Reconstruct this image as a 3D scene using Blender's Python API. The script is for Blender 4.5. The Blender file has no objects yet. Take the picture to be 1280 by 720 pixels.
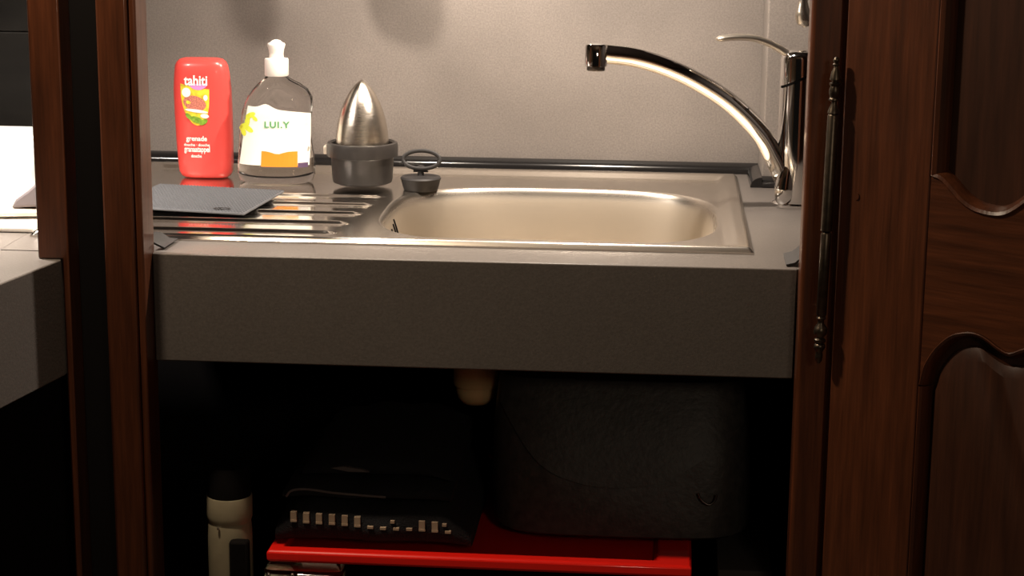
import bpy, bmesh, math, random
from math import sin, cos, pi, radians, sqrt, atan2, hypot
from mathutils import Vector, Matrix
random.seed(7)
S = bpy.context.scene
COL = S.collection

# ------------------------------------------------------------------ camera
def set_camera():
    f = 2400.0
    pitch, yaw, roll = radians(12.6804), radians(4.4), 0.009
    fw = Vector((-sin(yaw)*cos(pitch), cos(yaw)*cos(pitch), -sin(pitch)))
    r0 = Vector((cos(yaw), sin(yaw), 0)); u0 = r0.cross(fw)
    r = r0*cos(roll)+u0*sin(roll); u = -r0*sin(roll)+u0*cos(roll)
    cd = bpy.data.cameras.new('camera'); co = bpy.data.objects.new('camera', cd); COL.objects.link(co)
    cd.sensor_width = 36; cd.lens = f/1280*36; cd.clip_start = 0.05
    m = Matrix((( r.x, u.x, -fw.x, 0.2088), (r.y, u.y, -fw.y, -2.1197), (r.z, u.z, -fw.z, 1.3489), (0, 0, 0, 1)))
    co.matrix_world = m
    S.camera = co
set_camera()
# ------------------------------------------------------------------ world, lamps, exposure
W = bpy.data.worlds.new('world'); S.world = W; W.use_nodes = True
W.node_tree.nodes['Background'].inputs[0].default_value = (1, .85, .7, 1)
W.node_tree.nodes['Background'].inputs[1].default_value = 0.004
S.view_settings.view_transform = 'Standard'; S.view_settings.look = 'None'
S.view_settings.exposure = 0.0; S.view_settings.gamma = 1.0; S.view_settings.use_curve_mapping = False
def area(name, loc, target, size, energy, colour, shape='DISK', sy=None, spread=180):
    l = bpy.data.lights.new(name, 'AREA'); l.shape = shape; l.size = size; l.energy = energy; l.color = colour
    if sy: l.size_y = sy
    l.spread = radians(spread)
    o = bpy.data.objects.new(name, l); COL.objects.link(o); o.location = loc
    o.rotation_euler = (Vector(target)-Vector(loc)).to_track_quat('-Z', 'Y').to_euler()
    return o
WARM = (1.0, 0.86, 0.72)
area('sink_puck_light', (-.20, .30, 1.485), (-.20, .45, .9), .030, 3.6, WARM)
area('sink_puck_light', (.110, .30, 1.485), (.03, .45, .9), .030, 8.6, WARM)
area('bay_fill_light', (-.70, .07, 1.40), (-.62, .12, .9), .06, 4.2, (1, .90, .80), spread=110)  # unseen lamp added over the bay to overexpose the white container
area('cornice_lamp', (-.44, -.25, 1.84), (0, -.10, .6), .07, 11.5, (1, .80, .58))
area('room_fill', (.9, -2.7, 1.75), (.1, 0, .8), .35, 4.6, (1, .80, .6))  # unseen dim fill added behind the camera to lift apron and bag

# ------------------------------------------------------------------ materials
def mat(name, col, rough=.5, metal=0.0, noise=None, bump=None, coat=0, spec=.5, trans=0, ior=1.45):
    """noise=(scale, amount, stretch xyz); bump=(scale, strength, stretch)"""
    m = bpy.data.materials.new(name); m.use_nodes = True
    nt = m.node_tree; b = nt.nodes['Principled BSDF']
    b.inputs['Base Color'].default_value = (*col, 1); b.inputs['Roughness'].default_value = rough
    b.inputs['Metallic'].default_value = metal; b.inputs['Coat Weight'].default_value = coat
    b.inputs['Specular IOR Level'].default_value = spec
    b.inputs['Transmission Weight'].default_value = trans; b.inputs['IOR'].default_value = ior
    tc = nt.nodes.new('ShaderNodeTexCoord')
    def tex(scale, stretch, detail=4):
        mp = nt.nodes.new('ShaderNodeMapping'); mp.inputs['Scale'].default_value = stretch
        nt.links.new(tc.outputs['Object'], mp.inputs['Vector'])
        n = nt.nodes.new('ShaderNodeTexNoise'); n.inputs['Scale'].default_value = scale
        n.inputs['Detail'].default_value = detail
        nt.links.new(mp.outputs[0], n.inputs['Vector']); return n
    if noise:
        layers = noise if isinstance(noise, list) else [noise]
        prev = None
        for (sc, am, st) in layers:
            n = tex(sc, st)
            mr = nt.nodes.new('ShaderNodeMapRange')
            mr.inputs['From Min'].default_value = .3; mr.inputs['From Max'].default_value = .7
            mr.inputs['To Min'].default_value = 1-am; mr.inputs['To Max'].default_value = 1+am
            nt.links.new(n.outputs['Fac'], mr.inputs['Value'])
            mx = nt.nodes.new('ShaderNodeVectorMath'); mx.operation = 'SCALE'
            if prev is None: mx.inputs[0].default_value = col
            else: nt.links.new(prev, mx.inputs[0])
            nt.links.new(mr.outputs[0], mx.inputs['Scale']); prev = mx.outputs[0]
        nt.links.new(prev, b.inputs['Base Color'])
    if bump:
        n = tex(bump[0], bump[2]); bp = nt.nodes.new('ShaderNodeBump')
        bp.inputs['Strength'].default_value = bump[1]; bp.inputs['Distance'].default_value = .002
        nt.links.new(n.outputs['Fac'], bp.inputs['Height']); nt.links.new(bp.outputs[0], b.inputs['Normal'])
    return m
O3 = (1, 1, 1)
M = {}
M['laminate'] = mat('grey speckled laminate', (.118, .104, .095), .42, noise=[(420, .12, O3), (6, .05, O3)], bump=(300, .08, O3))
M['splash'] = mat('grey backsplash laminate', (.205, .182, .167), .46, noise=[(420, .16, O3), (5, .16, O3)], bump=(260, .06, O3))
M['wood'] = mat('dark red brown oak', (.074, .0215, .0078), .38, noise=[(14, .35, (6, 6, .5)), (60, .18, (6, 6, .25))], bump=(50, .15, (6, 6, .3)), coat=.25)
M['wood_rail'] = mat('dark red brown oak across', (.074, .0215, .0078), .38, noise=[(14, .35, (.5, .5, 7)), (60, .18, (.3, .3, 6))], bump=(50, .15, (.3, .3, 6)), coat=.25)
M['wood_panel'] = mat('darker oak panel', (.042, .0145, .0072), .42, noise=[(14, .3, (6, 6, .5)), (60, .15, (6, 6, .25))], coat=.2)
M['wood_dark'] = mat('blackened oak', (.012, .006, .005), .6, noise=(14, .3, (6, 6, .5)))
M['black'] = mat('matt black paint', (.005, .004, .004), .85, spec=.12)
M['steel'] = mat('polished stainless steel', (.70, .66, .62), .13, 1, noise=(40, .05, (.3, 6, 6)), bump=(60, .02, (.4, 8, 8)))
def sink_metal():
    m = mat('stainless sink sheet', (.70, .655, .60), .13, 1, bump=(60, .02, (.4, 8, 8)))
    nt = m.node_tree; b = nt.nodes['Principled BSDF']
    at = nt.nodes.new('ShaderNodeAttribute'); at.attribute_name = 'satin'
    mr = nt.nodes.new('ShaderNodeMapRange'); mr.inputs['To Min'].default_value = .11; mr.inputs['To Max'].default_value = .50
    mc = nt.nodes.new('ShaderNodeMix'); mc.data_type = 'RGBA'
    mc.inputs[6].default_value = (.70, .655, .60, 1); mc.inputs[7].default_value = (.56, .49, .40, 1)  # one steel sheet; the bowl's dimness is tinted into its colour
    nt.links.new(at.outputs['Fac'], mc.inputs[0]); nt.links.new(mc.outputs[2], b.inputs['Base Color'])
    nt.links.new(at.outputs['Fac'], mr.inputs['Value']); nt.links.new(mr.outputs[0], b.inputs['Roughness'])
    return m
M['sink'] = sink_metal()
M['satin'] = mat('satin stainless steel', (.72, .66, .58), .36, 1, noise=(30, .06, O3))
M['chrome'] = mat('chrome', (.82, .80, .78), .06, 1)
M['cone'] = mat('brushed cone steel', (.68, .62, .54), .24, 1, bump=(1500, .22, (.03, .03, 1)))
M['seal'] = mat('dark gloss seal', (.012, .011, .011), .16, spec=.5)
M['rubber'] = mat('black rubber', (.022, .020, .020), .55, bump=(120, .1, O3))
M['cup'] = mat('anthracite plastic', (.030, .026, .024), .42, noise=(60, .12, O3))
M['mat'] = mat('grey rubber drying mat', (.088, .090, .098), .72)
M['red_bottle'] = mat('coral red plastic', (.80, .075, .065), .30, coat=.3)
M['print_white'] = mat('white print', (.9, .86, .84), .5)
M['print_purple'] = mat('lilac print', (.62, .25, .60), .5)
M['print_yellow'] = mat('yellow green print', (.80, .62, .04), .5, noise=(140, .35, O3))
M['print_green'] = mat('leaf green print', (.20, .36, .03), .5, noise=(200, .4, O3))
M['print_seed'] = mat('pomegranate print', (.55, .18, .13), .5, noise=(600, .5, O3))
M['clear'] = mat('clear washing up liquid', (.97, .95, .93), .03, trans=1, ior=1.25)
M['label'] = mat('white label', (.92, .89, .82), .45)
M['cap'] = mat('white plastic cap', (.88, .84, .79), .4)
M['orange'] = mat('orange print', (.90, .27, .02), .5)
M['lime'] = mat('lime print', (.72, .78, .06), .5)
M['print_dark'] = mat('dark violet print', (.10, .06, .12), .5)
M['letter_green'] = mat('green lettering', (.10, .36, .14), .5)
M['white'] = mat('gloss white plastic', (.90, .87, .82), .3, coat=.3)
M['enamel'] = mat('white enamel', (.80, .77, .72), .25)
M['grey_plastic'] = mat('grey plastic', (.16, .14, .15), .45)
M['beige_board'] = mat('pale beige board', (.55, .48, .40), .55, noise=(30, .12, (.4, 5, 5)))
M['brass'] = mat('aged brass', (.105, .085, .065), .36, 1, noise=(80, .3, O3))
M['iron'] = mat('dark gunmetal', (.16, .14, .125), .35, 1)
M['red'] = mat('glossy red lacquer', (.90, .016, .010), .18, coat=.5)
M['cream'] = mat('cream plastic pipe', (.72, .50, .25), .45)
M['thermos'] = mat('beige enamel flask', (.30, .26, .175), .38, noise=(50, .08, O3))
M['leather'] = mat('black leather', (.042, .039, .036), .48, noise=(90, .3, O3), bump=(170, .25, O3))
M['towel'] = mat('black terry cloth', (.011, .011, .014), .95, bump=(500, .8, O3))
M['stitch'] = mat('beige stitching', (.42, .31, .22), .8)
M['tag'] = mat('grey cloth tag', (.13, .11, .11), .8)
M['card'] = mat('dark grey board', (.06, .055, .05), .8)
M['glass'] = mat('clear plastic', (.93, .93, .93), .04, trans=1, ior=1.4)
M['filling'] = mat('pale beige filling', (.5, .46, .33), .7, noise=(120, .4, O3))
M['plaster'] = mat('warm plaster', (.42, .34, .26), .9, noise=(5, .1, O3))
M['floor'] = mat('brown floor tile', (.12, .075, .05), .5, noise=(8, .2, O3))
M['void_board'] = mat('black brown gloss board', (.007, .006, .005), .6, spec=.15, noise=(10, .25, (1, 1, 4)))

# ------------------------------------------------------------------ mesh building
class MB:
    def __init__(s): s.v = []; s.f = []; s.mi = []
    def add(s, vs, fs, mi=0):
        o = len(s.v); s.v += [tuple(p) for p in vs]; s.f += [tuple(i+o for i in f) for f in fs]; s.mi += [mi]*len(fs); return s
    def box(s, a, b, mi=0):
        (x0, y0, z0), (x1, y1, z1) = a, b
        return s.add([(x0,y0,z0),(x1,y0,z0),(x1,y1,z0),(x0,y1,z0),(x0,y0,z1),(x1,y0,z1),(x1,y1,z1),(x0,y1,z1)],
              [(0,3,2,1),(4,5,6,7),(0,1,5,4),(1,2,6,5),(2,3,7,6),(3,0,4,7)], mi)
    def prism(s, poly, fn, mi=0):
        """poly: list of 2D points; fn(p, k) -> 3D point on side k (0 front, 1 back)"""
        n = len(poly); vs = [fn(p, 0) for p in poly]+[fn(p, 1) for p in poly]
        fs = [tuple(range(n)), tuple(range(2*n-1, n-1, -1))]+[(i, i+n, (i+1) % n+n, (i+1) % n) for i in range(n)]
        return s.add(vs, fs, mi)
    def rings(s, R, caps=True, mi=0, closed=False):
        n = len(R[0]); vs = [p for r in R for p in r]; fs = []
        m = len(R)
        for i in range(m if closed else m-1):
            j = (i+1) % m
            for k in range(n):
                fs.append((i*n+k, i*n+(k+1) % n, j*n+(k+1) % n, j*n+k))
        if caps and not closed:
            fs.append(tuple(range(n-1, -1, -1))); fs.append(tuple(range((m-1)*n, m*n)))
        return s.add(vs, fs, mi)
    def lathe(s, c, prof, seg=40, mi=0, shear=(0, 0)):
        """prof: (radius, z) list, c=(x,y)"""
        R = [[(c[0]+shear[0]*z+r*cos(2*pi*k/seg), c[1]+shear[1]*z+r*sin(2*pi*k/seg), z) for k in range(seg)] for r, z in prof]
        return s.rings(R, True, mi)
    def loft(s, secs, seg=48, mi=0):
        """secs: (z, a, b, cx, cy, n) superellipse sections"""
        R = []
        for z, a, b, cx, cy, n in secs:
            r = []
            for k in range(seg):
                t = 2*pi*k/seg; c_, s_ = cos(t), sin(t)
                r.append((cx+a*math.copysign(abs(c_)**(2/n), c_), cy+b*math.copysign(abs(s_)**(2/n), s_), z))
            R.append(r)
        return s.rings(R, True, mi)
    def sweep(s, pts, rad, seg=20, side=None, mi=0, closed=False, n_exp=2.0):
        """pts 3D list; rad: list of (a along side, b other); side: fixed side vector"""
        P = [Vector(p) for p in pts]; R = []; n = len(P); prev = None
        for i, p in enumerate(P):
            if closed: t = P[(i+1) % n]-P[i-1]
            else: t = P[min(i+1, n-1)]-P[max(i-1, 0)]
            t.normalize()
            sd = Vector(side) if side else (prev if prev else (Vector((0, 0, 1)) if abs(t.z) < .9 else Vector((1, 0, 0))))
            b = t.cross(sd).normalized(); sd = b.cross(t).normalized(); prev = sd
            a_, b_ = rad[i] if isinstance(rad, list) else rad
            sg = lambda q: math.copysign(abs(q)**(2/n_exp), q)
            R.append([tuple(p+sd*a_*sg(cos(2*pi*k/seg))+b*b_*sg(sin(2*pi*k/seg))) for k in range(seg)])
        return s.rings(R, True, mi, closed)
    def strip(s, A, B, mi=0):
        n = len(A)
        return s.add(list(A)+list(B), [(i, i+1, i+1+n, i+n) for i in range(n-1)], mi)

def spline(pts, n):
    """Catmull-Rom through pts, n samples in all"""
    P = [Vector(p) for p in pts]; P = [P[0]*2-P[1]]+P+[P[-1]*2-P[-2]]; m = len(P)-3; out = []
    for i in range(n):
        u = i/(n-1)*m; k = min(int(u), m-1); t = u-k
        a, b, c, d = P[k:k+4]
        out.append(.5*((2*b)+(c-a)*t+(2*a-5*b+4*c-d)*t*t+(3*b-a-3*c+d)*t**3))
    return out

def origin_of(o):
    v = Vector((0, 0, 0))
    while o is not None: v += o.location; o = o.parent
    return v
def obj(name, mb, m, parent=None, smooth=None, bevel=0, seg=2, loc=None, fix=True):
    me = bpy.data.meshes.new(name)
    org = origin_of(parent)
    L = Vector(loc) if loc is not None else Vector((0, 0, 0))
    base = org+L
    me.from_pydata([tuple(Vector(p)-base) for p in mb.v], [], mb.f)
    for k in (m if isinstance(m, (list, tuple)) else [m]): me.materials.append(M[k] if isinstance(k, str) else k)
    for p, i in zip(me.polygons, mb.mi): p.material_index = i
    if fix:
        bm = bmesh.new(); bm.from_mesh(me); bmesh.ops.recalc_face_normals(bm, faces=bm.faces); bm.to_mesh(me); bm.free()
    if smooth is not None:
        me.polygons.foreach_set('use_smooth', [True]*len(me.polygons))
        me.set_sharp_from_angle(angle=radians(smooth))
    o = bpy.data.objects.new(name, me); COL.objects.link(o)
    o.location = L
    if parent is not None: o.parent = parent
    if bevel:
        b = o.modifiers.new('bevel', 'BEVEL'); b.width = bevel; b.segments = seg; b.limit_method = 'ANGLE'; b.angle_limit = radians(40)
        if smooth is None:
            me.polygons.foreach_set('use_smooth', [True]*len(me.polygons)); me.set_sharp_from_angle(angle=radians(50))
    return o
def tag(o, label, cat, group=None):
    o['label'] = label; o['category'] = cat
    if group: o['group'] = group
    return o
def thing(name, loc, label, cat, group=None):
    o = bpy.data.objects.new(name, None); COL.objects.link(o); o.location = loc; o.empty_display_size = .05
    return tag(o, label, cat, group)
def struct(name, mb, m, **k):
    o = obj(name, mb, m, **k); o['kind'] = 'structure'; return o
def text_mesh(txt, width, cx, z, spacing=1.0, height=None):
    """flat lettering: list of (x, z) points and faces, centred on cx, baseline z"""
    cu = bpy.data.curves.new('lettering', 'FONT'); cu.body = txt; cu.size = 1; cu.align_x = 'LEFT'; cu.space_character = spacing
    cu.resolution_u = 3; cu.offset = .026
    t = bpy.data.objects.new('lettering', cu); COL.objects.link(t)
    bpy.context.view_layer.update()
    me = t.evaluated_get(bpy.context.evaluated_depsgraph_get()).to_mesh()
    vs = [tuple(v.co) for v in me.vertices]; fs = [tuple(p.vertices) for p in me.polygons]
    t.to_mesh_clear(); COL.objects.unlink(t); bpy.data.objects.remove(t); bpy.data.curves.remove(cu)
    x0 = min(v[0] for v in vs); x1 = max(v[0] for v in vs); y1 = max(v[1] for v in vs)
    k = width/(x1-x0); kz = height/y1 if height else k
    return [((v[0]-(x0+x1)/2)*k+cx, v[1]*kz+z) for v in vs], fs

# ================================================================== SETTING
mb = MB().box((-2.0, -3.2, -.05), (2.0, .95, 0)); struct('floor', mb, 'floor')
mb = MB().box((-2.0, -3.2, 2.42), (2.0, .95, 2.5)); struct('ceiling', mb, 'plaster')
mb = MB().box((-2.0, .80, 0), (2.0, .95, 2.42)); struct('wall_back', mb, 'plaster')
mb = MB().box((-2.1, -3.2, 0), (-2.0, .95, 2.42)); struct('wall_left', mb, 'plaster')
mb = MB().box((2.0, -3.2, 0), (2.1, .95, 2.42)); struct('wall_right', mb, 'plaster')

# ================================================================== ARMOIRE round the sink niche
AR = thing('armoire', (0, 0, 0), 'dark oak armoire around the sink, open panelled door at right', 'armoire')
# left post: front board with a proud bead on its niche side
mb = MB().box((-.4125, -.042, 0), (-.3775, -.004, 1.75)); obj('post', mb, 'wood', AR, bevel=.003)
mb = MB().box((-.3775, -.036, 0), (-.3690, .012, 1.75)); obj('bead', mb, 'wood', AR, bevel=.003, seg=3)
# right post
mb = MB().box((.3665, -.040, 0), (.4030, -.004, 1.75)); obj('post', mb, 'wood', AR, bevel=.005, seg=3)
obj('jamb', MB().box((.4032, -.028, 0), (.436, -.004, 1.75)), 'wood', AR)
# case
obj('side_panel', MB().box((-.635, .01, .0), (-.612, .66, .762)), 'black', AR)
obj('side_panel', MB().box((.58, .01, 0), (.60, .66, 1.75)), 'wood_dark', AR)
obj('back_panel', MB().box((-.612, .66, 0), (.58, .675, .77)), 'black', AR)
obj('floor_board', MB().box((-.612, .012, .40), (.58, .66, .42)), 'black', AR)
obj('plinth_board', MB().box((-.369, -.03, 0), (.3665, -.004, .42)), 'wood', AR)
obj('shelf', MB().box((-.612, .012, 1.49), (.58, .66, 1.52)), 'wood_dark', AR)
obj('cornice_board', MB().box((-.369, -.035, 1.47), (.3665, -.004, 1.75)), 'wood', AR, bevel=.004)
for x0, x1 in ((-.612, -.42), (.41, .58)):
    obj('filler_board', MB().box((x0, .002, 0), (x1, .010, .76)), 'black', AR)

# --- backsplash and corner panel
bs = obj('backsplash', MB().box((-.610, .676, .90), (.579, .690, 1.489)), 'splash')
tag(bs, 'matt grey speckled backsplash panel standing behind the sink', 'backsplash')
pc = obj('boxed_pipe_cover', MB().box((.3525, .560, .9005), (.575, .6745, 1.488)), 'splash', bevel=.0025)
tag(pc, 'grey boxed corner panel standing behind the tap', 'panel')
mb = MB()
def quarter(ax, p0, p1):
    prof = [(0, 0), (0, .014)]+[(-.016*sin(a), .014*cos(a)*1.0) for a in [pi/2*k/6 for k in range(1, 6)]]+[(-.016, 0)]
    def fn(p, k):
        q = p0 if k == 0 else p1
        return (q[0], q[1]+p[0], q[2]+p[1]) if ax == 'x' else (q[0]+p[0], q[1], q[2]+p[1])
    mb.prism(prof, fn)
quarter('x', (-.61, .6755, .9005), (.3520, .6755, .9005))
quarter('y', (.3520, .659, .9005), (.3520, .545, .9005))
quarter('x', (.352, .5595, .9005), (.575, .5595, .9005))
sl = obj('sealing_strip', mb, 'seal', smooth=40)
tag(sl, 'dark glossy sealing strip along the foot of the backsplash', 'strip')

# --- worktop with a cut-out for the sink
SX0, SX1, SY0, SY1 = -.538, .3205, .078, .622
WT = thing('worktop', (0, 0, .86), 'grey laminate worktop with deep plain front apron under the sink', 'worktop')
mb = MB()
a = (-.547, .0005, .862); cx0, cx1, cy0, cy1 = -.20, .300, .105, .52
mb.box((-.547, .002, .862), (.578, cy0, .900)).box((-.547, cy1, .862), (.578, .674, .900))
mb.box((-.547, cy0, .862), (cx0, cy1, .900)).box((cx1, cy0, .862), (.578, cy1, .900))
obj('top_board', mb, 'laminate', WT)
mb = MB().box((-.3685, -.001, .7735), (.3660, .021, .9003)); obj('apron', mb, 'laminate', WT, bevel=.0015)

# --- stainless sink: pressed sheet as a height field
def sstep(a, b, x):
    t = min(1, max(0, (x-a)/(b-a))); return t*t*(3-2*t)
BCX, BCY, BA, BB = .0715, .305, .2085, .187
RIBS = [.140, .203, .269, .332, .392]
def sink_z(x, y):
    d = min(x-SX0, SX1-x, y-SY0, SY1-y)
    rim = sstep(-.002, .006, d)*(1-sstep(.016, .034, d))
    z = .9012+.0065*rim
    dx, dy = abs(x-BCX)/BA, abs(y-BCY)/BB
    rho = (dx**3.2+dy**3.2)**(1/3.2)
    bowl = 1-sstep(.80, 1.035, rho)
    # raised soft lip round the bowl's panel on the right
    if x < -.13:
        g = 0
        for ry in RIBS:
            g += math.exp(-((y-ry)/.0065)**2)
        end = -.176+.10*(y-.16)
        z += .0038*g*(1-sstep(end-.016, end, x))*sstep(-.525, -.50, x)
    return z-.145*bowl, bowl
def lin(a, b, n): return [a+(b-a)*i/n for i in range(n+1)]
XS = lin(SX0, SX0+.04, 14)[:-1]+lin(SX0+.04, -.20, 50)[:-1]+lin(-.20, .2855, 360)[:-1]+lin(.2855, SX1, 18)
YS = lin(SY0, SY0+.036, 20)[:-1]+lin(SY0+.036, .53, 360)[:-1]+lin(.53, SY1, 34)
mb = MB(); nx, ny = len(XS), len(YS); zz = [[sink_z(x, y) for x in XS] for y in YS]
vs = [(XS[i], YS[j], zz[j][i][0]) for j in range(ny) for i in range(nx)]; fs = []; mi = []
for j in range(ny-1):
    for i in range(nx-1):
        fs.append((j*nx+i, j*nx+i+1, (j+1)*nx+i+1, (j+1)*nx+i)); mi.append(0)
mb.v = vs; mb.f = fs; mb.mi = mi
# turned-down edge
edge = [(i, 0) for i in range(nx)]+[(nx-1, j) for j in range(1, ny)]+[(i, ny-1) for i in range(nx-2, -1, -1)]+[(0, j) for j in range(ny-2, 0, -1)]
A = [vs[j*nx+i] for i, j in edge]; A.append(A[0])
mb.strip(A, [(p[0], p[1], .9003) for p in A])
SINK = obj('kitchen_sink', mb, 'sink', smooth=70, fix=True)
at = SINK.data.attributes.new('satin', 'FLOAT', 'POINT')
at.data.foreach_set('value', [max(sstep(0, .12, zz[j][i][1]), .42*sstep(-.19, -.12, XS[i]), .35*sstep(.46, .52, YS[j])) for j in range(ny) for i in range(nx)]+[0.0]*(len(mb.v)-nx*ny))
tag(SINK, 'stainless steel inset sink with rounded bowl and ribbed drainer at its left', 'sink')
# overflow: three slots and a screw on the bowl's left wall
def wall_x(y, z):
    x = -.150
    while sink_z(x, y)[0] > z and x < -.09: x += .0002
    return x
for (y, za, zb) in ((.283, .8735, .8800), (.303, .8690, .8830), (.317, .8660, .8865)):
    obj('overflow_slot', MB().sweep([(wall_x(y, zb)+.0006, y, zb), (wall_x(y, (za+zb)/2)+.0006, y, (za+zb)/2), (wall_x(y, za)+.0006, y, za)], (.0012, .0014), 8), 'black', SINK)
xw = wall_x(.293, .8705)
obj('overflow_screw', MB().sweep([(xw-.001, .293, .8705), (xw+.0015, .293, .8708), (xw+.0028, .293, .8712)], [(.0034, .0034), (.0034, .0034), (.0014, .0014)], 14), 'chrome', SINK, smooth=60)

# --- drying mat on the drainer
def nub_mat():
    P = [Vector((-.2905, .386)), Vector((-.470, .416)), Vector((-.485, .245)), Vector((-.308, .213))]
    zt, zb = .9100, .9066
    base = MB().prism([tuple(p) for p in P], lambda p, k: (p[0], p[1], zt-.0008 if k == 0 else zb))
    root = obj('drying_mat', base, 'mat', bevel=.001)
    tag(root, 'grey ribbed rubber drying mat lying on the drainer', 'mat')
    nb = MB(); N1, N2 = 40, 38
    for i in range(N1):
        for j in range(N2):
            s, t = (i+.7+.25*(j % 2))/(N1+.7), (j+.8)/(N2+.6)
            q = (P[0]*(1-s)+P[1]*s)*(1-t)+(P[3]*(1-s)+P[2]*s)*t
            a_, b_ = .0016, .0009
            nb.add([(q.x-a_, q.y-b_, zt-.001), (q.x+a_, q.y-b_, zt-.001), (q.x+a_, q.y+b_, zt-.001), (q.x-a_, q.y+b_, zt-.001), (q.x-a_*.5, q.y, zt+.0006), (q.x+a_*.5, q.y, zt+.0006)],
                   [(0, 1, 5, 4), (2, 3, 4, 5), (1, 2, 5), (3, 0, 4)])
    n = obj('nubs', nb, 'mat', root, fix=False); n['kind'] = 'stuff'
    q = P[3]*.80+P[2]*.2+Vector((.002, .017))
    em = MB().sweep([(q.x+.008*cos(t)*1.3, q.y+.005*sin(t), zt+.0006) for t in [2*pi*k/24 for k in range(24)]], (.0005, .0007), 6, closed=True)
    obj('emblem', em, 'cup', root)
nub_mat()

# ================================================================== THINGS ON THE SINK
# --- red shower gel bottle
def interp(secs, z, i):
    for a, b in zip(secs, secs[1:]):
        if a[0] <= z <= b[0]:
            t = (z-a[0])/max(1e-9, b[0]-a[0]); return a[i]+(b[i]-a[i])*t
    return secs[0][i] if z < secs[0][0] else secs[-1][i]
def front_y(secs, x, z, off=.0005):
    a, b, cx, cy, n = (interp(secs, z, i) for i in range(1, 6))
    q = min(.985, abs(x-cx)/a)
    return cy-b*(1-q**n)**(1/n)-off
def drape(secs, flat, off):
    pts, fs = flat
    return MB().add([(x, front_y(secs, x, z, off), z) for x, z in pts], fs)
def patch(left, right, z0, z1, nu=14, nv=12, top=None, bot=None):
    """grid of (x,z): left/right functions of v; optional top/bottom curves giving z offset by u"""
    pts = []; fs = []
    for j in range(nv+1):
        v = j/nv
        for i in range(nu+1):
            u = i/nu; z = z0+(z1-z0)*v
            if top: z += top(u)*v
            if bot: z += bot(u)*(1-v)
            pts.append((left(v)+(right(v)-left(v))*u, z))
    for j in range(nv):
        for i in range(nu):
            k = j*(nu+1)+i; fs.append((k, k+1, k+nu+2, k+nu+1))
    return pts, fs
def disc(cx, cz, a, b, n=20, rot=0):
    pts = [(cx, cz)]
    for k in range(n):
        t = 2*pi*k/n; x, z = a*cos(t), b*sin(t); pts.append((cx+x*cos(rot)-z*sin(rot), cz+x*sin(rot)+z*cos(rot)))
    return pts, [(0, 1+k, 1+(k+1) % n) for k in range(n)]
GX, GY = -.4315, .525
GZ = .9022
gel = []
for z, a, b in [(0, .0300, .0140), (.003, .0345, .0185), (.009, .0375, .0205), (.02, .0385, .0215), (.05, .0395, .0225), (.09, .0402, .0228), (.125, .0400, .0225), (.148, .0382, .0212), (.158, .0365, .0200), (.163, .0340, .0180), (.1665, .0300, .0145), (.168, .0240, .0100)]:
    gel.append((GZ+z, a, b, GX-.0035*(z/.168)+.002, GY, 3.0))
mb = MB().loft(gel, 64)
BT = obj('shower_gel_bottle', mb, 'red_bottle', smooth=60, loc=(GX, GY, GZ))
tag(BT, 'red shower gel bottle with fruit picture standing at the back left of the drainer', 'bottle')
ox = .0035
obj('picture_label', drape(gel, patch(lambda v: -.4585+.012*(1-v)**3, lambda v: -.4175-.005*(1-v)**3, .978, 1.029, 14, 12, top=lambda u: .007*(1-u)**1.5, bot=lambda u: .008*(2*u-1)**2), .0005), 'print_yellow', BT)
obj('lilac_band', drape(gel, patch(lambda v: -.4525+.008*(1-v), lambda v: -.4195-.002*(1-v), 1.0275, 1.036, 10, 4, bot=lambda u: .005*(2*u-1)**2), .0008), 'print_purple', BT)
obj('fruit_print', drape(gel, disc(-.4385, 1.009, .0165, .0105, rot=-.25), .0008), 'print_seed', BT)
for (x, z, a, b, r) in ((-.436, .986, .0095, .0045, -.3), (-.4265, .983, .0065, .0035, .5), (-.447, .9905, .006, .003, -.7)):
    obj('leaf_print', drape(gel, disc(x, z, a, b, rot=r), .001), 'print_green', BT)
mb = MB()
for (x, z, a, b, r) in ((-.450, 1.024, .0065, .0065, 0), (-.436, .9985, .0165, .0022, -.12), (-.4245, .9915, .006, .003, -.1), (-.4228, 1.017, .003, .004, 0)):
    p, f_ = disc(x, z, a, b, rot=r); mb.add([(x_, front_y(gel, x_, z_, .0011), z_) for x_, z_ in p], f_)
obj('white_print', mb, 'print_white', BT)
for txt, w, cx, z, h in (('tahiti', .0335, -.4365, 1.0345, .0135), ('grenade', .030, -.4370, .9565, .0070), ('douche · douche', .037, -.4370, .9490, .0038), ('granaatappel', .037, -.4370, .9410, .0080), ('douche', .015, -.4378, .9330, .0045)):
    obj('lettering', drape(gel, text_mesh(txt, w, cx, z, height=h), .0012), 'print_white', BT)

# --- clear washing-up liquid bottle
DX, DY, DZ = -.324, .500, .9026
dish = [(DZ, .0460, .026, -.3245, DY, 2.4), (.905, .0510, .030, -.3245, DY, 2.5), (.915, .0542, .032, -.324, DY, 2.5), (.928, .0538, .0315, -.324, DY, 2.5), (.943, .0525, .0305, -.324, DY, 2.5), (.9714, .0496, .029, -.3252, DY, 2.4),
        (.985, .0488, .0285, -.3240, DY, 2.4), (.9994, .0489, .0285, -.3218, DY, 2.3), (1.012, .0475, .028, -.3190, DY, 2.2), (1.0217, .0449, .027, -.3170, DY, 2.2), (1.0329, .0376, .024, -.3160, DY, 2.1), (1.0400, .0290, .021, -.3180, DY, 2.0), (1.0450, .0200, .0175, -.3200, DY, 2.0), (1.0490, .0150, .015, -.3214, DY, 2.0), (1.0540, .0142, .0142, -.3215, DY, 2.0)]
mb = MB().loft(dish, 64)
DB = obj('dish_soap_bottle', mb, 'clear', smooth=70, loc=(DX, DY, DZ))
tag(DB, 'clear washing-up liquid bottle with white and orange label beside the red bottle', 'bottle')
cxc = -.3215
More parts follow.
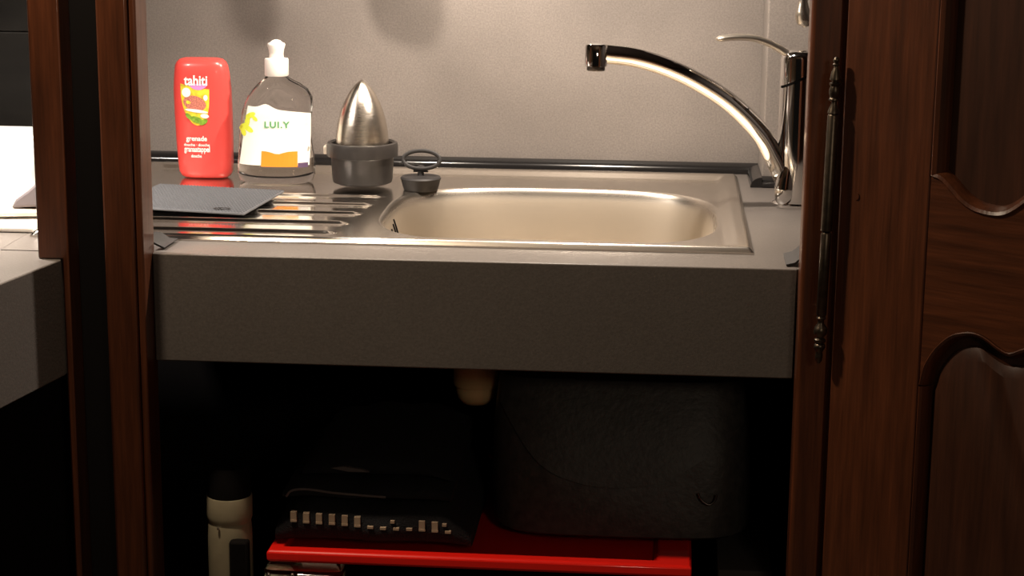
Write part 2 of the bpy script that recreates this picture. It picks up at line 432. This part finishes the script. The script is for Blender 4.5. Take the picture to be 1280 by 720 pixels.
obj('cap', MB().lathe((cxc, DY), [(.0158, 1.0500), (.0166, 1.0515), (.0166, 1.0720), (.0158, 1.0738), (.0100, 1.0745)], 40), 'cap', DB, smooth=50)
obj('spout_cap', MB().lathe((cxc, DY), [(.0100, 1.0740), (.0098, 1.080), (.0106, 1.086), (.0125, 1.0925), (.0118, 1.0945), (.0085, 1.0960), (.0055, 1.0985), (.0025, 1.0995)], 32), 'cap', DB, smooth=50)
obj('front_label', drape(dish, patch(lambda v: -.3725+.0135*v, lambda v: -.2745+.0015*v, .9290, 1.002, 22, 12, top=lambda u: .010*(1-u)**.7-.002+.006*math.exp(-((u-.32)/.12)**2)), .0007), 'label', DB)
obj('orange_band', drape(dish, patch(lambda v: -.3395+.001*v, lambda v: -.2890, .9275, .9490, 8, 4, top=lambda u: -.004*math.exp(-((u-.45)/.2)**2)), .0012), 'orange', DB)
obj('dark_band', drape(dish, patch(lambda v: -.2885, lambda v: -.2760, .9265, .9330, 4, 2), .0012), 'print_dark', DB)
for (x, z, a, b, r) in ((-.3655, .981, .009, .0042, .5), (-.3595, .988, .0085, .0038, 1.3), (-.3580, .979, .0085, .0038, -.5), (-.3655, .974, .006, .004, -1.1), (-.3545, .9975, .008, .0035, .4), (-.348, .9935, .005, .0025, -.7)):
    obj('petal_print', drape(dish, disc(x, z, a, b, rot=r), .0012), 'lime', DB)
obj('lettering', drape(dish, text_mesh('LUI.Y', .035, -.3165, .9815, 1.15, .0085), .0013), 'letter_green', DB)
mb = drape(dish, patch(lambda v: -.366, lambda v: -.280, .931, .998, 20, 10), .0)
mb.v = [(x, 2*DY-y+.0008, z) for x, y, z in mb.v]; obj('back_label', mb, 'label', DB)

# --- citrus press
CX, CY, CZ = -.1995, .478, .9065
CP = thing('citrus_press', (CX, CY, CZ), 'steel bullet-shaped citrus press standing in its dark cup', 'citrus press')
obj('cup', MB().lathe((CX, CY), [(.036, CZ), (.0405, CZ+.002), (.0415, CZ+.006), (.0432, CZ+.036), (.0442, CZ+.0375), (.0490, CZ+.0385), (.0492, CZ+.052), (.0478, CZ+.0565), (.0445, CZ+.0575), (.042, CZ+.055), (.041, CZ+.01), (.001, CZ+.009)], 64), 'cup', CP, smooth=40)
prof = [(.0365, CZ+.045)]+[(max(.0006, .0365*(1-t**2.15)**.74), CZ+.050+.0925*t) for t in [k/28 for k in range(29)]]
obj('cone', MB().lathe((CX, CY), prof, 64), 'cone', CP, smooth=60)
obj('pouring_lip', MB().box((CX-.0525, CY-.012, CZ+.040), (CX-.0455, CY+.004, CZ+.052)), 'beige_board', CP, bevel=.002)

# --- sink plug
PX, PY, PZ = -.1165, .462, .9012
PL = thing('sink_plug', (PX, PY, PZ), 'black rubber sink plug with pull ring at the back of the bowl', 'plug')
obj('stopper', MB().lathe((PX, PY), [(.0225, PZ), (.0240, PZ+.002), (.0272, PZ+.0145), (.0280, PZ+.0165), (.0265, PZ+.0185), (.012, PZ+.0195), (.0045, PZ+.020)], 40), 'rubber', PL, smooth=40)
obj('stem', MB().lathe((PX, PY), [(.0045, PZ+.019), (.0040, PZ+.028), (.0052, PZ+.029), (.0052, PZ+.0325), (.002, PZ+.034)], 16).sweep([(PX-.010, PY, PZ+.0275), (PX+.010, PY, PZ+.0275)], (.0032, .0032), 10), 'rubber', PL, smooth=50)
ring = [(PX+.001+.0255*cos(t), PY+.004*sin(t), PZ+.0415+.0118*sin(t)) for t in [2*pi*k/48 for k in range(48)]]
obj('pull_ring', MB().sweep(ring, (.0019, .0028), 10, side=(0, 1, 0), closed=True), 'rubber', PL, smooth=60)

# --- mixer tap
TX, TY, TZ = .390, .41, .9003
DVX, DVY = -.9707, -.2402
TP = thing('mixer_tap', (TX, TY, TZ), 'chrome mixer tap with long arched spout right of the sink', 'tap')
def tp(s, z, q=0): return (TX+DVX*s-DVY*q, TY+DVY*s+DVX*q, z)
R = .0270
def column(z_lo, z_hi, r, cut=None, seg=48):
    """cylinder whose one end is a slanted plane: cut=(which, z0, slope)"""
    lo = []; hi = []
    for k in range(seg):
        t = 2*pi*k/seg; x, y = r*cos(t), r*sin(t)
        a_, b_ = z_lo, z_hi
        if cut and cut[0] == 'hi': b_ = cut[1]+cut[2]*x
        if cut and cut[0] == 'lo': a_ = cut[1]+cut[2]*x
        lo.append((TX+x, TY+y, a_)); hi.append((TX+x, TY+y, b_))
    return lo, hi
mb = MB()
lo, hi = column(TZ+.006, 1.07, R, ('hi', 1.069, .50))
base = [(TX+(R+.004)*cos(2*pi*k/48), TY+(R+.004)*sin(2*pi*k/48), TZ) for k in range(48)]
b2 = [(p[0], p[1], TZ+.004) for p in base]
mb.rings([base, b2, lo, hi]); obj('body', mb, 'chrome', TP, smooth=40)
lo, _ = column(0, 1.08, R*.93, ('lo', 1.0675, .50)); _, hi = column(0, 0, R*.93, ('hi', 1.073, .50))
obj('gap_ring', MB().rings([lo, hi]), 'black', TP, smooth=40)
lo, hi = column(0, 1.094, R, ('lo', 1.0725, .50))
top = [[(TX+R*c_*cos(2*pi*k/48), TY+R*c_*sin(2*pi*k/48), z) for k in range(48)] for c_, z in ((1, 1.0945), (.97, 1.0985), (.88, 1.1025), (.68, 1.1055), (.35, 1.107), (.02, 1.1075))]
obj('handle_cap', MB().rings([lo]+top), 'chrome', TP, smooth=50)
lv = spline([tp(.004, 1.0935), tp(.018, 1.1000), tp(.035, 1.1100), tp(.0535, 1.1182), tp(.070, 1.1220), tp(.092, 1.1228), tp(.1156, 1.1205)], 30)
obj('lever', MB().sweep(lv, [(.009-.0015*i/29, .0056-.0016*i/29) for i in range(29)]+[(.004, .0015)], 18, side=(-DVY, DVX, 0)), 'satin', TP, smooth=60)
sp = spline([tp(.010, .928, .006), tp(.018, .940, .003), tp(.0325, .967), tp(.0521, .998), tp(.0912, 1.0355), tp(.135, 1.0640), tp(.178, 1.0840), tp(.2208, 1.0970), tp(.262, 1.1025)], 60)
rr = []
for i in range(60):
    u = i/59; w = .0155-.0030*sstep(0, .6, u); h = .0150-.0027*sstep(0, .6, u)
    rr.append((w, h))
rr[0] = (.006, .006); rr[1] = (.011, .010)
obj('spout', MB().sweep(sp, rr, 40, side=(-DVY, DVX, 0), n_exp=1.35), 'chrome', TP, smooth=60)
c = tp(.2735, 0)
obj('outlet', MB().lathe((c[0], c[1]), [(.0115, 1.0865), (.0142, 1.0872), (.0145, 1.089), (.0145, 1.1135), (.0130, 1.1155), (.006, 1.1165)], 36), 'chrome', TP, smooth=40)
obj('aerator', MB().lathe((c[0], c[1]), [(.004, 1.0815), (.0112, 1.0815), (.0118, 1.0825), (.0118, 1.0870)], 32), 'iron', TP, smooth=40)
# teardrop collar at the foot of the spout
col = spline([tp(.018, .905, .012), tp(.0195, .912, .013), tp(.0195, .928, .013), tp(.016, .948, .012), tp(.010, .968, .010)], 24)
obj('spout_collar', MB().sweep(col, [(.002, .002)]+[(.0135*sqrt(max(.02, sin(pi*(i/23)**.8))), .0125*sqrt(max(.02, sin(pi*(i/23)**.8)))) for i in range(1, 24)], 24), 'chrome', TP, smooth=60)

# --- chrome utensil hanging near the top right
UX, UY = .3955, .44
ut = MB().sweep(spline([(UX-.002, UY, 1.29), (UX-.003, UY, 1.21), (UX-.0045, UY, 1.165), (UX-.003, UY, 1.148), (UX+.002, UY, 1.134)], 30),
    [(.003+.0065*sstep(.15, .8, i/29)*(1-.75*sstep(.86, 1, i/29)), .003+.0085*sstep(.25, .8, i/29)*(1-.75*sstep(.86, 1, i/29))) for i in range(30)], 18, side=(0, 1, 0))
HU = obj('hanging_utensil', ut, 'cone', smooth=60)
tag(HU, 'polished metal utensil handle hanging above the tap by the right post', 'utensil')
obj('hook', MB().sweep(spline([(UX-.002, UY, 1.288), (UX-.002, UY, 1.32), (UX-.002, UY+.02, 1.338), (UX-.002, .558, 1.338)], 20), (.0022, .0022), 10), 'chrome', HU, smooth=60)

# --- utensils on the hanging rail: their bowls shade the backsplash
rl = obj('hanging_rail', MB().sweep([(-.58, .615, 1.42), (.33, .615, 1.42)], (.005, .005), 12), 'chrome', smooth=60)
tag(rl, 'thin chrome rail over the backsplash carrying the turner', 'rail')
for x in (-.56, .31): obj('bracket', MB().sweep([(x, .615, 1.42), (x, .676, 1.42)], (.004, .004), 10), 'chrome', rl, smooth=60)
TUX, TUY, TUZ = -.181, .517, 1.250
tn = thing('turner', (TUX, TUY, TUZ), 'flat steel turner hanging from the rail above the citrus press, just out of view above', 'turner')
ct, st = cos(radians(-14)), sin(radians(-14))
out = [(.033*math.copysign(abs(cos(t))**.7, cos(t)), .045+.045*math.copysign(abs(sin(t))**.7, sin(t))) for t in [2*pi*k/40 for k in range(40)]]
obj('blade', MB().prism(out, lambda p, k: (TUX+p[0]*ct+.0008*st*(2*k-1), TUY+p[0]*st-.0008*ct*(2*k-1), TUZ+p[1])), 'steel', tn)
obj('handle', MB().sweep(spline([(TUX, TUY, TUZ+.085), (TUX, TUY+.02, TUZ+.11), (TUX, .595, 1.39), (TUX, .6005, 1.41), (TUX, .606, 1.4285), (TUX, .622, 1.426)], 24), (.004, .002), 10, side=(1, 0, 0)), 'steel', tn, smooth=60)

# --- bent corner guards between posts and worktop
def guard(name, q, label):
    P = [Vector(p) for p in q]; n = (P[1]-P[0]).cross(P[3]-P[0]).normalized()*.0012
    mid0 = (P[0]+P[3])/2-Vector((0, 0, .003)); mid1 = (P[1]+P[2])/2-Vector((0, 0, .003))
    prof = [(P[0], P[1]), (mid0, mid1), (P[3], P[2])]
    R_ = [[tuple(a_+n), tuple(b_+n), tuple(b_-n), tuple(a_-n)] for a_, b_ in prof]
    o = obj(name, MB().rings(R_), 'rubber', bevel=.0004); tag(o, label, 'bracket')
guard('corner_guard', [(-.3600, .0205, .9022), (-.3580, .0760, .9022), (-.3725, .0500, .9155), (-.3835, .0165, .9205)], 'small bent dark metal guard at the left front corner of the worktop')
guard('corner_guard', [(.3540, .0121, .9022), (.3545, .0745, .9022), (.3735, .0500, .9190), (.3735, .0150, .9120)], 'small bent dark metal guard at the right front corner of the worktop')

# ================================================================== DOOR of the armoire, standing open at the right
a35 = radians(35); HP = Vector((.41, -.07, 0)); DU = Vector((cos(a35), -sin(a35), 0)); DN = Vector((-sin(a35), -cos(a35), 0))
def dp(u, z, w=0): return tuple(HP+DU*u+DN*w+Vector((0, 0, z)))
DOOR = bpy.data.objects.new('door', None); COL.objects.link(DOOR); DOOR.parent = AR; DOOR.location = (HP.x, HP.y, 0)
DOOR['label'] = 'open panelled door with carved scalloped rails'
def slab(poly, w0, w1): return MB().prism(poly, lambda p, k: dp(p[0], p[1], w0 if k == 0 else w1))
US, UE = .0975, .3625
obj('stile', slab([(-.010, .30), (US-.0006, .30), (US-.0006, 1.70), (-.010, 1.70)], 0, -.024), 'wood', DOOR, bevel=.0025)
obj('stile', slab([(UE+.0006, .30), (.460, .30), (.460, 1.70), (UE+.0006, 1.70)], 0, -.024), 'wood', DOOR, bevel=.0025)
mid = .23
def mirror(pts): return pts+[(2*mid-u, z) for u, z in reversed(pts[:-1])]
up = mirror([(p.x, p.y) for p in spline([Vector((u, z, 0)) for u, z in ((US, 1.0290), (.1075, 1.0265), (.1172, 1.0190), (.1315, 1.0065), (.148, .9985), (.1677, .9960), (.182, .9985), (.1940, 1.0058), (.2040, 1.0140), (.2170, 1.0215), (mid, 1.0240))], 34)])
lo_ = mirror([(p.x, p.y) for p in spline([Vector((u, z, 0)) for u, z in ((US, .8060), (.1015, .826), (.110, .8432), (.1205, .8565), (.132, .8660), (.145, .8707), (.1575, .8722), (.170, .8690), (.184, .8615), (.1968, .8575), (.210, .8640), (mid, .8720))], 34)])
obj('middle_rail', MB().prism(up+lo_[::-1], lambda p, k: dp(p[0], p[1], 0 if k == 0 else -.024)), 'wood_rail', DOOR)
obj('top_rail', slab([(US, 1.60), (UE, 1.60), (UE, 1.70), (US, 1.70)], 0, -.024), 'wood_rail', DOOR, bevel=.002)
obj('bottom_rail', slab([(US, .30), (UE, .30), (UE, .38), (US, .38)], 0, -.024), 'wood_rail', DOOR, bevel=.002)
def outline_offset(pts, d):
    n = len(pts); out = []
    for i in range(n):
        a_, b_ = Vector(pts[max(0, i-1)]), Vector(pts[min(n-1, i+1)]); t = (b_-a_).normalized(); out.append((pts[i][0]-t.y*d, pts[i][1]+t.x*d))
    return out
def moulding(path, d, w, name='moulding'):
    """ovolo running along path; d>0 offsets to the left of the path direction"""
    L = [[dp(*p, 0.0015) for p in path]]
    for f_, g_ in ((.12, .0025), (.45, .0005), (.72, -.004), (.90, -.008), (1, w)):
        L.append([dp(*p, g_) for p in outline_offset(path, d*f_)])
    m = MB()
    for A_, B_ in zip(L, L[1:]): m.strip(A_, B_)
    obj(name, m, 'wood', DOOR, smooth=50)
moulding([(US, 1.60), (US, 1.35), (US, 1.20), (US, 1.10), (US, 1.031)], .013, -.014)
moulding([(UE, 1.60), (UE, 1.10), (UE, 1.031)], -.013, -.014)
moulding(up, .0095, -.014)
moulding([(US, .804), (US, .70), (US, .55), (US, .38)], .009, -.016)
moulding([(UE, .804), (UE, .55), (UE, .38)], -.009, -.016)
moulding(lo_, -.008, -.016)
obj('panel', slab([(US-.0004, .985), (UE+.0004, .985), (UE+.0004, 1.6), (US-.0004, 1.6)], -.013, -.022), 'wood_panel', DOOR)
obj('panel', slab([(US-.0004, .38), (UE+.0004, .38), (UE+.0004, .880), (US-.0004, .880)], -.0155, -.022), 'wood_panel', DOOR)
# raised field of the lower panel
fo = [p for p in outline_offset(lo_, -.017) if US+.017 <= p[0] <= UE-.017]
f_out = [(US+.015, .395)]+[(US+.015, .80)]+fo+[(UE-.015, .80)]+[(UE-.015, .395)]
f_in = [(mid+(u-mid)*.90, z-.012 if z > .5 else z+.012) for u, z in f_out]
mb = MB().rings([[dp(u, z, -.0150) for u, z in f_out], [dp(u, z, -.0080) for u, z in f_out], [dp(u, z, -.0020) for u, z in f_in]]); obj('raised_field', mb, 'wood_panel', DOOR, smooth=30)
obj('peg', MB().sweep([dp(.012, .998, -.004), dp(.012, .998, .0012)], (.004, .003), 10), 'wood', DOOR)

# --- hinge between right post and door
HX, HY = .3922, -.072
HG = bpy.data.objects.new('hinge', None); COL.objects.link(HG); HG.parent = AR; HG.location = (HX, HY, .95)
HG['label'] = 'aged brass finial hinge'
sh = .014
def hl(prof): return MB().lathe((HX-sh*1.143, HY), prof, 24, shear=(sh, 0))
obj('knuckle', hl([(.0040, .9575), (.0062, .9590), (.0062, 1.0830), (.0050, 1.0850)]), 'brass', HG, smooth=40)
obj('knuckle', hl([(.0040, .8640), (.0055, .8660), (.0058, .9550), (.0048, .9570)]), 'brass', HG, smooth=40)
obj('finial', hl([(.004, 1.0845), (.0066, 1.0860), (.0056, 1.0900), (.0030, 1.0955), (.0030, 1.0985), (.0058, 1.0995), (.0058, 1.1015), (.0046, 1.1025), (.0060, 1.1060), (.0062, 1.1105), (.0050, 1.1145), (.0062, 1.1158), (.0062, 1.1178), (.0036, 1.1190), (.0036, 1.1200), (.0060, 1.1212), (.0060, 1.1228), (.0056, 1.1240), (.0050, 1.1290), (.0028, 1.1335), (.0024, 1.1355), (.0040, 1.1368), (.0040, 1.1378), (.0022, 1.1390), (.0034, 1.1410), (.0034, 1.1430), (.0015, 1.1452)]), 'brass', HG, smooth=50)
obj('finial', hl([(.004, .8645), (.0052, .8625), (.0034, .8600), (.0036, .8560), (.0066, .8520), (.0074, .8480), (.0066, .8440), (.0040, .8412), (.0040, .8400), (.0062, .8385), (.0064, .8360), (.0044, .8340), (.0060, .8325), (.0062, .8290), (.0044, .8262), (.0034, .8240), (.0042, .8205), (.0036, .8150), (.0015, .8115)][::-1]), 'brass', HG, smooth=50)

# ================================================================== LEFT BAY
LC = thing('corner_cupboard', (-.47, 0, 0), 'dark oak corner cupboard left of the armoire with worktop bay', 'cupboard')
# its post stands over the worktop's corner: notched below the top
poly = [(-.4880, .9004), (-.4880, 1.75), (-.4525, 1.75), (-.4525, .0), (-.4605, .0), (-.4605, .9004)]
obj('post', MB().prism(poly, lambda p, k: (p[0], -.045 if k == 0 else .02, p[1])), 'wood', LC, bevel=.002)
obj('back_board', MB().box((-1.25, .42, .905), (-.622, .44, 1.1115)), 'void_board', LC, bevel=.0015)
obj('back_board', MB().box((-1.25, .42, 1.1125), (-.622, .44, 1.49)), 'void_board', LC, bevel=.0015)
obj('shelf', MB().box((-1.25, -.03, 1.46), (-.49, .42, 1.49)), 'wood_dark', LC)
obj('gap_shade_board', MB().box((-.4520, -.008, 0), (-.413, -.001, 1.75)), 'black', LC)  # black board put in to draw the shaded gap between the posts
obj('base_board', MB().box((-1.25, .42, 0), (-.64, .44, .76)), 'black', LC)
# worktop that runs towards the viewer
e = Vector((-.487+.4621, -.1753+.0471)).normalized()
c0 = Vector((-.4621, -.0471)); c1 = c0+e*.75
poly = [tuple(c0), tuple(c1), (-1.24, c1.y), (-1.24, .415), (-.5475, .415), (-.5475, -.001), (-.4625, -.001)]
LW = obj('left_worktop', MB().prism(poly, lambda p, k: (p[0], p[1], .900 if k == 0 else .765)), 'laminate', bevel=.0015)
tag(LW, 'grey laminate worktop with thick edge running towards the viewer left of the post', 'worktop')
# white enamel tray with things on it
mb = MB()
tx0, tx1, ty0, ty1 = -1.05, -.4995, .100, .385
poly = [(tx0, ty0), (-.5405, ty0), (-.5405, .150), (-.610, .385), (tx0, .385)]
TR = obj('enamel_tray', MB().prism(poly, lambda p, k: (p[0], p[1], .9085 if k == 0 else .9005)), 'enamel', bevel=.003)
tag(TR, 'flat white enamel tray on the left worktop', 'tray')
WB = thing('white_container', (-.70, .29, .9085), 'bright white container standing on the enamel tray, cut by the frame', 'container')
secs = [(.9090, .078, .050, -.672, .300, 7), (.912, .0820, .0545, -.670, .300, 7), (.950, .0860, .0570, -.668, .300, 7), (.984, .0895, .058, -.667, .300, 8), (.9875, .0880, .0565, -.667, .300, 8), (.989, .084, .053, -.667, .300, 8)]
obj('body', MB().loft(secs, 64), 'white', WB, smooth=50)
obj('lid', MB().loft([(.989, .0835, .0525, -.667, .300, 8), (.9925, .0835, .0525, -.667, .300, 8), (.994, .080, .049, -.667, .300, 8)], 64), 'white', WB, smooth=50)
BO = obj('chopping_board', MB().prism([(-.645, .128), (-.520, .153), (-.565, .225), (-.665, .195)], lambda p, k: (p[0], p[1], .9185 if k == 0 else .9120)), 'beige_board', bevel=.002)
tag(BO, 'pale beige board lying on the enamel tray beside the white container', 'board')
WG = obj('grey_scoop', MB().prism([(-.588, .9190), (-.582, .9300), (-.565, .9420), (-.545, .9600), (-.525, .9680), (-.515, .9600), (-.515, .9290), (-.545, .9225)], lambda p, k: (p[0]-.00*k, .158+.035*k-.0*(p[0]), p[1])), 'grey_plastic', bevel=.003)
tag(WG, 'grey plastic wedge-shaped scoop resting on the pale board behind the left post', 'scoop')
sc = MB().lathe((-.520, .150), [(.016, .9087), (.017, .9100), (.030, .9118), (.0305, .9128), (.016, .9108), (.001, .9106)], 40)
# ================================================================== UNDER THE SINK
# --- siphon
SX, SYY = -.018, .24
SI = thing('drain_trap', (SX, SYY, .63), 'cream plastic drain trap hanging under the sink', 'drain')
obj('nut', MB().lathe((SX, SYY), [(.020, .7550), (.0285, .7550), (.0285, .6910), (.0275, .6885), (.0240, .6880)], 40), 'cream', SI, smooth=40)
obj('cup', MB().lathe((SX, SYY), [(.0250, .6885), (.0250, .6800), (.0225, .6720), (.0170, .6655), (.008, .6640)], 40), 'cream', SI, smooth=50)
obj('tail_pipe', MB().sweep(spline([(SX, SYY+.02, .70), (SX+.01, SYY+.09, .695), (SX+.02, .50, .69), (SX+.02, .658, .69)], 16), (.015, .015), 14), 'cream', SI, smooth=60)

# --- red-lidded toolbox (its rimmed lid carries the towels and the bag)
BX0, BX1, BY0, BY1, ZL = -.2500, .2590, .0300, .44, .5330
TB = thing('toolbox', (0, .2, .42), 'long black toolbox with a rimmed glossy red lid on the cupboard floor', 'toolbox')
mb = MB()
def lidring(i, z): return [(BX0+i, BY0+i-.0035*0, z), (BX1-i, BY0+i, z), (BX1-i, BY1-i, z), (BX0+i, BY1-i, z)]
mb.rings([lidring(.003, ZL-.0155), lidring(0, ZL-.0125), lidring(0, ZL-.003), lidring(.003, ZL), [(BX0+.018, BY0+.016, ZL), (BX1-.040, BY0+.016, ZL), (BX1-.040, BY1-.016, ZL), (BX0+.018, BY1-.016, ZL)],
          [(BX0+.022, BY0+.020, ZL-.008), (BX1-.046, BY0+.020, ZL-.008), (BX1-.046, BY1-.02, ZL-.008), (BX0+.022, BY1-.02, ZL-.008)]])
# slight turn so the right end comes forward, as in the photograph
def turn(p, a=-.006): return (p[0]*cos(a)-(p[1])*sin(a), p[0]*sin(a)+p[1]*cos(a), p[2])
mb.v = [turn(p) for p in mb.v]
obj('lid', mb, 'red', TB, smooth=35, bevel=.0012)
mb = MB().box((BX0+.02, BY0+.075, .4205), (BX1-.02, BY1-.02, ZL-.0158)); mb.v = [turn(p) for p in mb.v]; obj('body', mb, 'black', TB, bevel=.003)
# --- clear box under the lid's overhang
CBX = thing('clear_box', (-.20, .03, .4205), 'clear plastic box with beige contents tucked under the red lid', 'box')
cy_, cb0, cb1 = .048, -.2495, -.156
obj('body', MB().loft([(.4210, .0435, .016, -.2025, .030, 6), (.4240, .0455, .018, -.2025, .030, 6), (.5100, .0470, .0195, -.2025, .030, 6), (.5108, .0470, .0195, -.2025, .030, 6)], 32), 'glass', CBX, smooth=40)
obj('lid', MB().loft([(.5112, .0480, .0205, -.2025, .030, 6), (.5145, .0480, .0205, -.2025, .030, 6), (.5160, .0470, .0195, -.2025, .030, 6)], 32), 'glass', CBX, smooth=40)
obj('filling', MB().loft([(.4290, .024, .012, -.226, .030, 4), (.5040, .015, .012, -.236, .030, 4), (.5070, .010, .008, -.236, .030, 4)], 24), 'filling', CBX, smooth=50)
for x in (-.243, -.214): obj('catch', MB().lathe((x, .0085), [(.0008, .5050), (.0024, .5060), (.0026, .5125), (.0010, .5140)], 12), 'chrome', CBX, smooth=50)
obj('hinge_rod', MB().sweep([(-.2080, .0085, .5118), (-.158, .0085, .5108)], (.0016, .0016), 10), 'chrome', CBX, smooth=60)

# --- flask
FX, FY = -.2995, .058
FL = thing('flask', (FX, FY, .4205), 'beige enamel flask with black cap standing left of the toolbox', 'flask')
obj('body', MB().lathe((FX, FY), [(.0255, .4205), (.0270, .424), (.0270, .540), (.0262, .556), (.0250, .5630)], 40), 'thermos', FL, smooth=50)
obj('collar', MB().lathe((FX, FY), [(.0258, .5605), (.0272, .5650), (.0276, .5690), (.0276, .5915), (.0270, .5930)], 40), 'thermos', FL, smooth=40)
obj('cap', MB().lathe((FX, FY), [(.0262, .5930), (.0262, .6240), (.0240, .6300), (.010, .6320)], 40), 'black', FL, smooth=50)
obj('stud', MB().lathe((FX-.008, FY-.0268), [(.0004, .5560), (.0016, .5570), (.0016, .5590), (.0004, .5600)], 10), 'chrome', FL)
obj('shade_block', MB().box((FX+.006, FY-.036, .4215), (FX+.029, FY-.020, .5450)), 'black', FL, bevel=.003)  # black block put in for the shadow on the flask's lower right

# --- folded towels
def towel(z, x0, x1, y0, y1, th, sag, seed):
    random.seed(seed); R_ = []; N = 26
    for i in range(N+1):
        u = i/N; x = x0+(x1-x0)*u; e_ = min(1, .35+5*min(u, 1-u)); r = []
        w = .002*sin(7*u+seed)+.0015*sin(17*u+2*seed)
        for k in range(20):
            t = 2*pi*k/20; c_, s_ = cos(t), sin(t)
            yy = (y0+y1)/2+(y1-y0)/2*math.copysign(abs(c_)**.35, c_)*(.97+.03*e_)+w
            zz_ = z+th/2*e_+th/2*e_*math.copysign(abs(s_)**.6, s_)
            if s_ > 0: zz_ += w*1.2-sag*sin(pi*u)*.5*(1+sin(3*u+seed))*.3
            r.append((x, yy, zz_))
        R_.append(r)
    return MB().rings(R_)
T1 = obj('folded_towel', towel(.5335, -.243, -.005, .0455, .36, .056, .003, 1), 'towel', smooth=60, loc=(-.12, .20, .5335))
tag(T1, 'folded black towel with a dashed beige hem, lowest on the red lid', 'towel')
for i in range(13):
    x = -.2225+.01555*i; z = .5665-.0006*i
    yf = .0445+.002*sin(7*(x+.243)/.238+1)+.0015*sin(17*(x+.243)/.238+2)
    m = MB()
    if i not in (6, 7, 8, 9, 12):
        m.box((x, yf-.0012, z), (x+.0072, yf+.006, z+.0110)).box((x, yf-.0020, z-.0012), (x+.0076, yf+.006, z+.0012))
    else:
        m.box((x+.0005, yf-.0018, z-.0014), (x+.0075, yf+.006, z+.0014))
        if i in (8, 12): m.box((x-.003, yf-.0012, z+.007), (x+.002, yf+.006, z+.010))
    obj('stitch', m, 'stitch', T1)
T2 = obj('folded_cloth', towel(.5895, -.235, -.030, .055, .35, .020, .004, 2), 'towel', smooth=60, loc=(-.13, .20, .5895))
tag(T2, 'folded black cloth lying on the dashed towel', 'cloth')
obj('fold_edge', MB().sweep(spline([(-.229, .0535, .594), (-.222, .0520, .6020), (-.204, .0520, .6045), (-.172, .0525, .6010), (-.140, .0530, .5990), (-.108, .0530, .5975)], 30), (.0014, .0010), 8), 'tag', T2, smooth=60)
T3 = obj('black_garment', towel(.6095, -.215, -.030, .082, .35, .024, .002, 4), 'towel', smooth=60, loc=(-.12, .22, .6095))
tag(T3, 'rolled black garment with a small grey tag, topmost of the pile', 'garment')
obj('grey_tag', MB().prism([(-.179, .6235), (-.164, .6255), (-.140, .6225), (-.132, .6195), (-.158, .6195)], lambda p, k: (p[0], .0785+.006*k, p[1])), 'tag', T3)

# --- black leather bag
def bagform(N=30, K=44):
    R_ = []
    for i in range(N+1):
        v = i/N; z = .5345+.200*v
        a_ = .160-.010*v+.006*sin(pi*v); b_ = .115*(1-.55*v**1.6)
        cx = .172-.004*v; r = []
        if i == 0: a_, b_ = a_*.94, b_*.90
        if v > .9: b_ *= 1-.5*(v-.9)/.1
        for k in range(K):
            t = 2*pi*k/K; c_, s_ = cos(t), sin(t)
            x = cx+a_*math.copysign(abs(c_)**.42, c_); y = .215+b_*math.copysign(abs(s_)**.55, s_)
            y += .004*sin(9*x*pi+4*v)*sin(pi*v); r.append((x, y, z))
        R_.append(r)
    return MB().rings(R_)
BG = obj('leather_bag', bagform(), 'leather', smooth=60, loc=(.172, .215, .5345))
tag(BG, 'black leather bag with a curved front flap, standing on the red lid', 'bag')
def bag_front(x, z):
    v = (z-.5345)/.200; b_ = .115*(1-.55*v**1.6); a_ = .160-.010*v+.006*sin(pi*v); cx = .172-.004*v
    q = min(.99, abs(x-cx)/a_)
    # |c|^.42 = q  ->  |c| ; y = s^.55
    c_ = q**(1/.42); s_ = sqrt(max(0, 1-c_*c_)); return .215-b_*s_**.55
FLAP = [(i/40, p.y) for i, p in enumerate(spline([(0, .690, 0), (.17, .628, 0), (.33, .606, 0), (.5, .602, 0), (.67, .610, 0), (.83, .636, 0), (1, .672, 0)], 41))]
fl = MB(); NU, NV = 40, 12; pts0 = []; pts1 = []
for i in range(NU+1):
    u = i/NU; x = .020+.300*u
    zb = interp(FLAP, u, 1)
    for j in range(NV+1):
        v = j/NV; z = zb+(.722-zb)*v
        y = bag_front(x, z)-.0045-.003*(1-v)
        pts0.append((x, y, z)); pts1.append((x, y+.004, z))
n_ = len(pts0); fs = []
for i in range(NU):
    for j in range(NV):
        k = i*(NV+1)+j; fs += [(k, k+1, k+NV+2, k+NV+1), (n_+k, n_+k+NV+1, n_+k+NV+2, n_+k+1)]
for i in range(NU):
    k = i*(NV+1); fs.append((k, k+NV+1, n_+k+NV+1, n_+k))
fl.add(pts0+pts1, fs); obj('flap', fl, 'leather', BG, smooth=50)
yb = bag_front(.278, .585)
obj('buckle', MB().sweep(spline([(.266, yb-.006, .598), (.270, yb-.007, .590), (.279, yb-.008, .5845), (.286, yb-.007, .589), (.2885, yb-.006, .597)], 20), (.0013, .0013), 8), 'iron', BG, smooth=60)

# --- grey board box at the lower right
GB = obj('board_box', MB().box((.292, .075, .4205), (.357, .30, .5125)), 'card', bevel=.002)
tag(GB, 'low dark grey board box on the cupboard floor right of the toolbox', 'box')
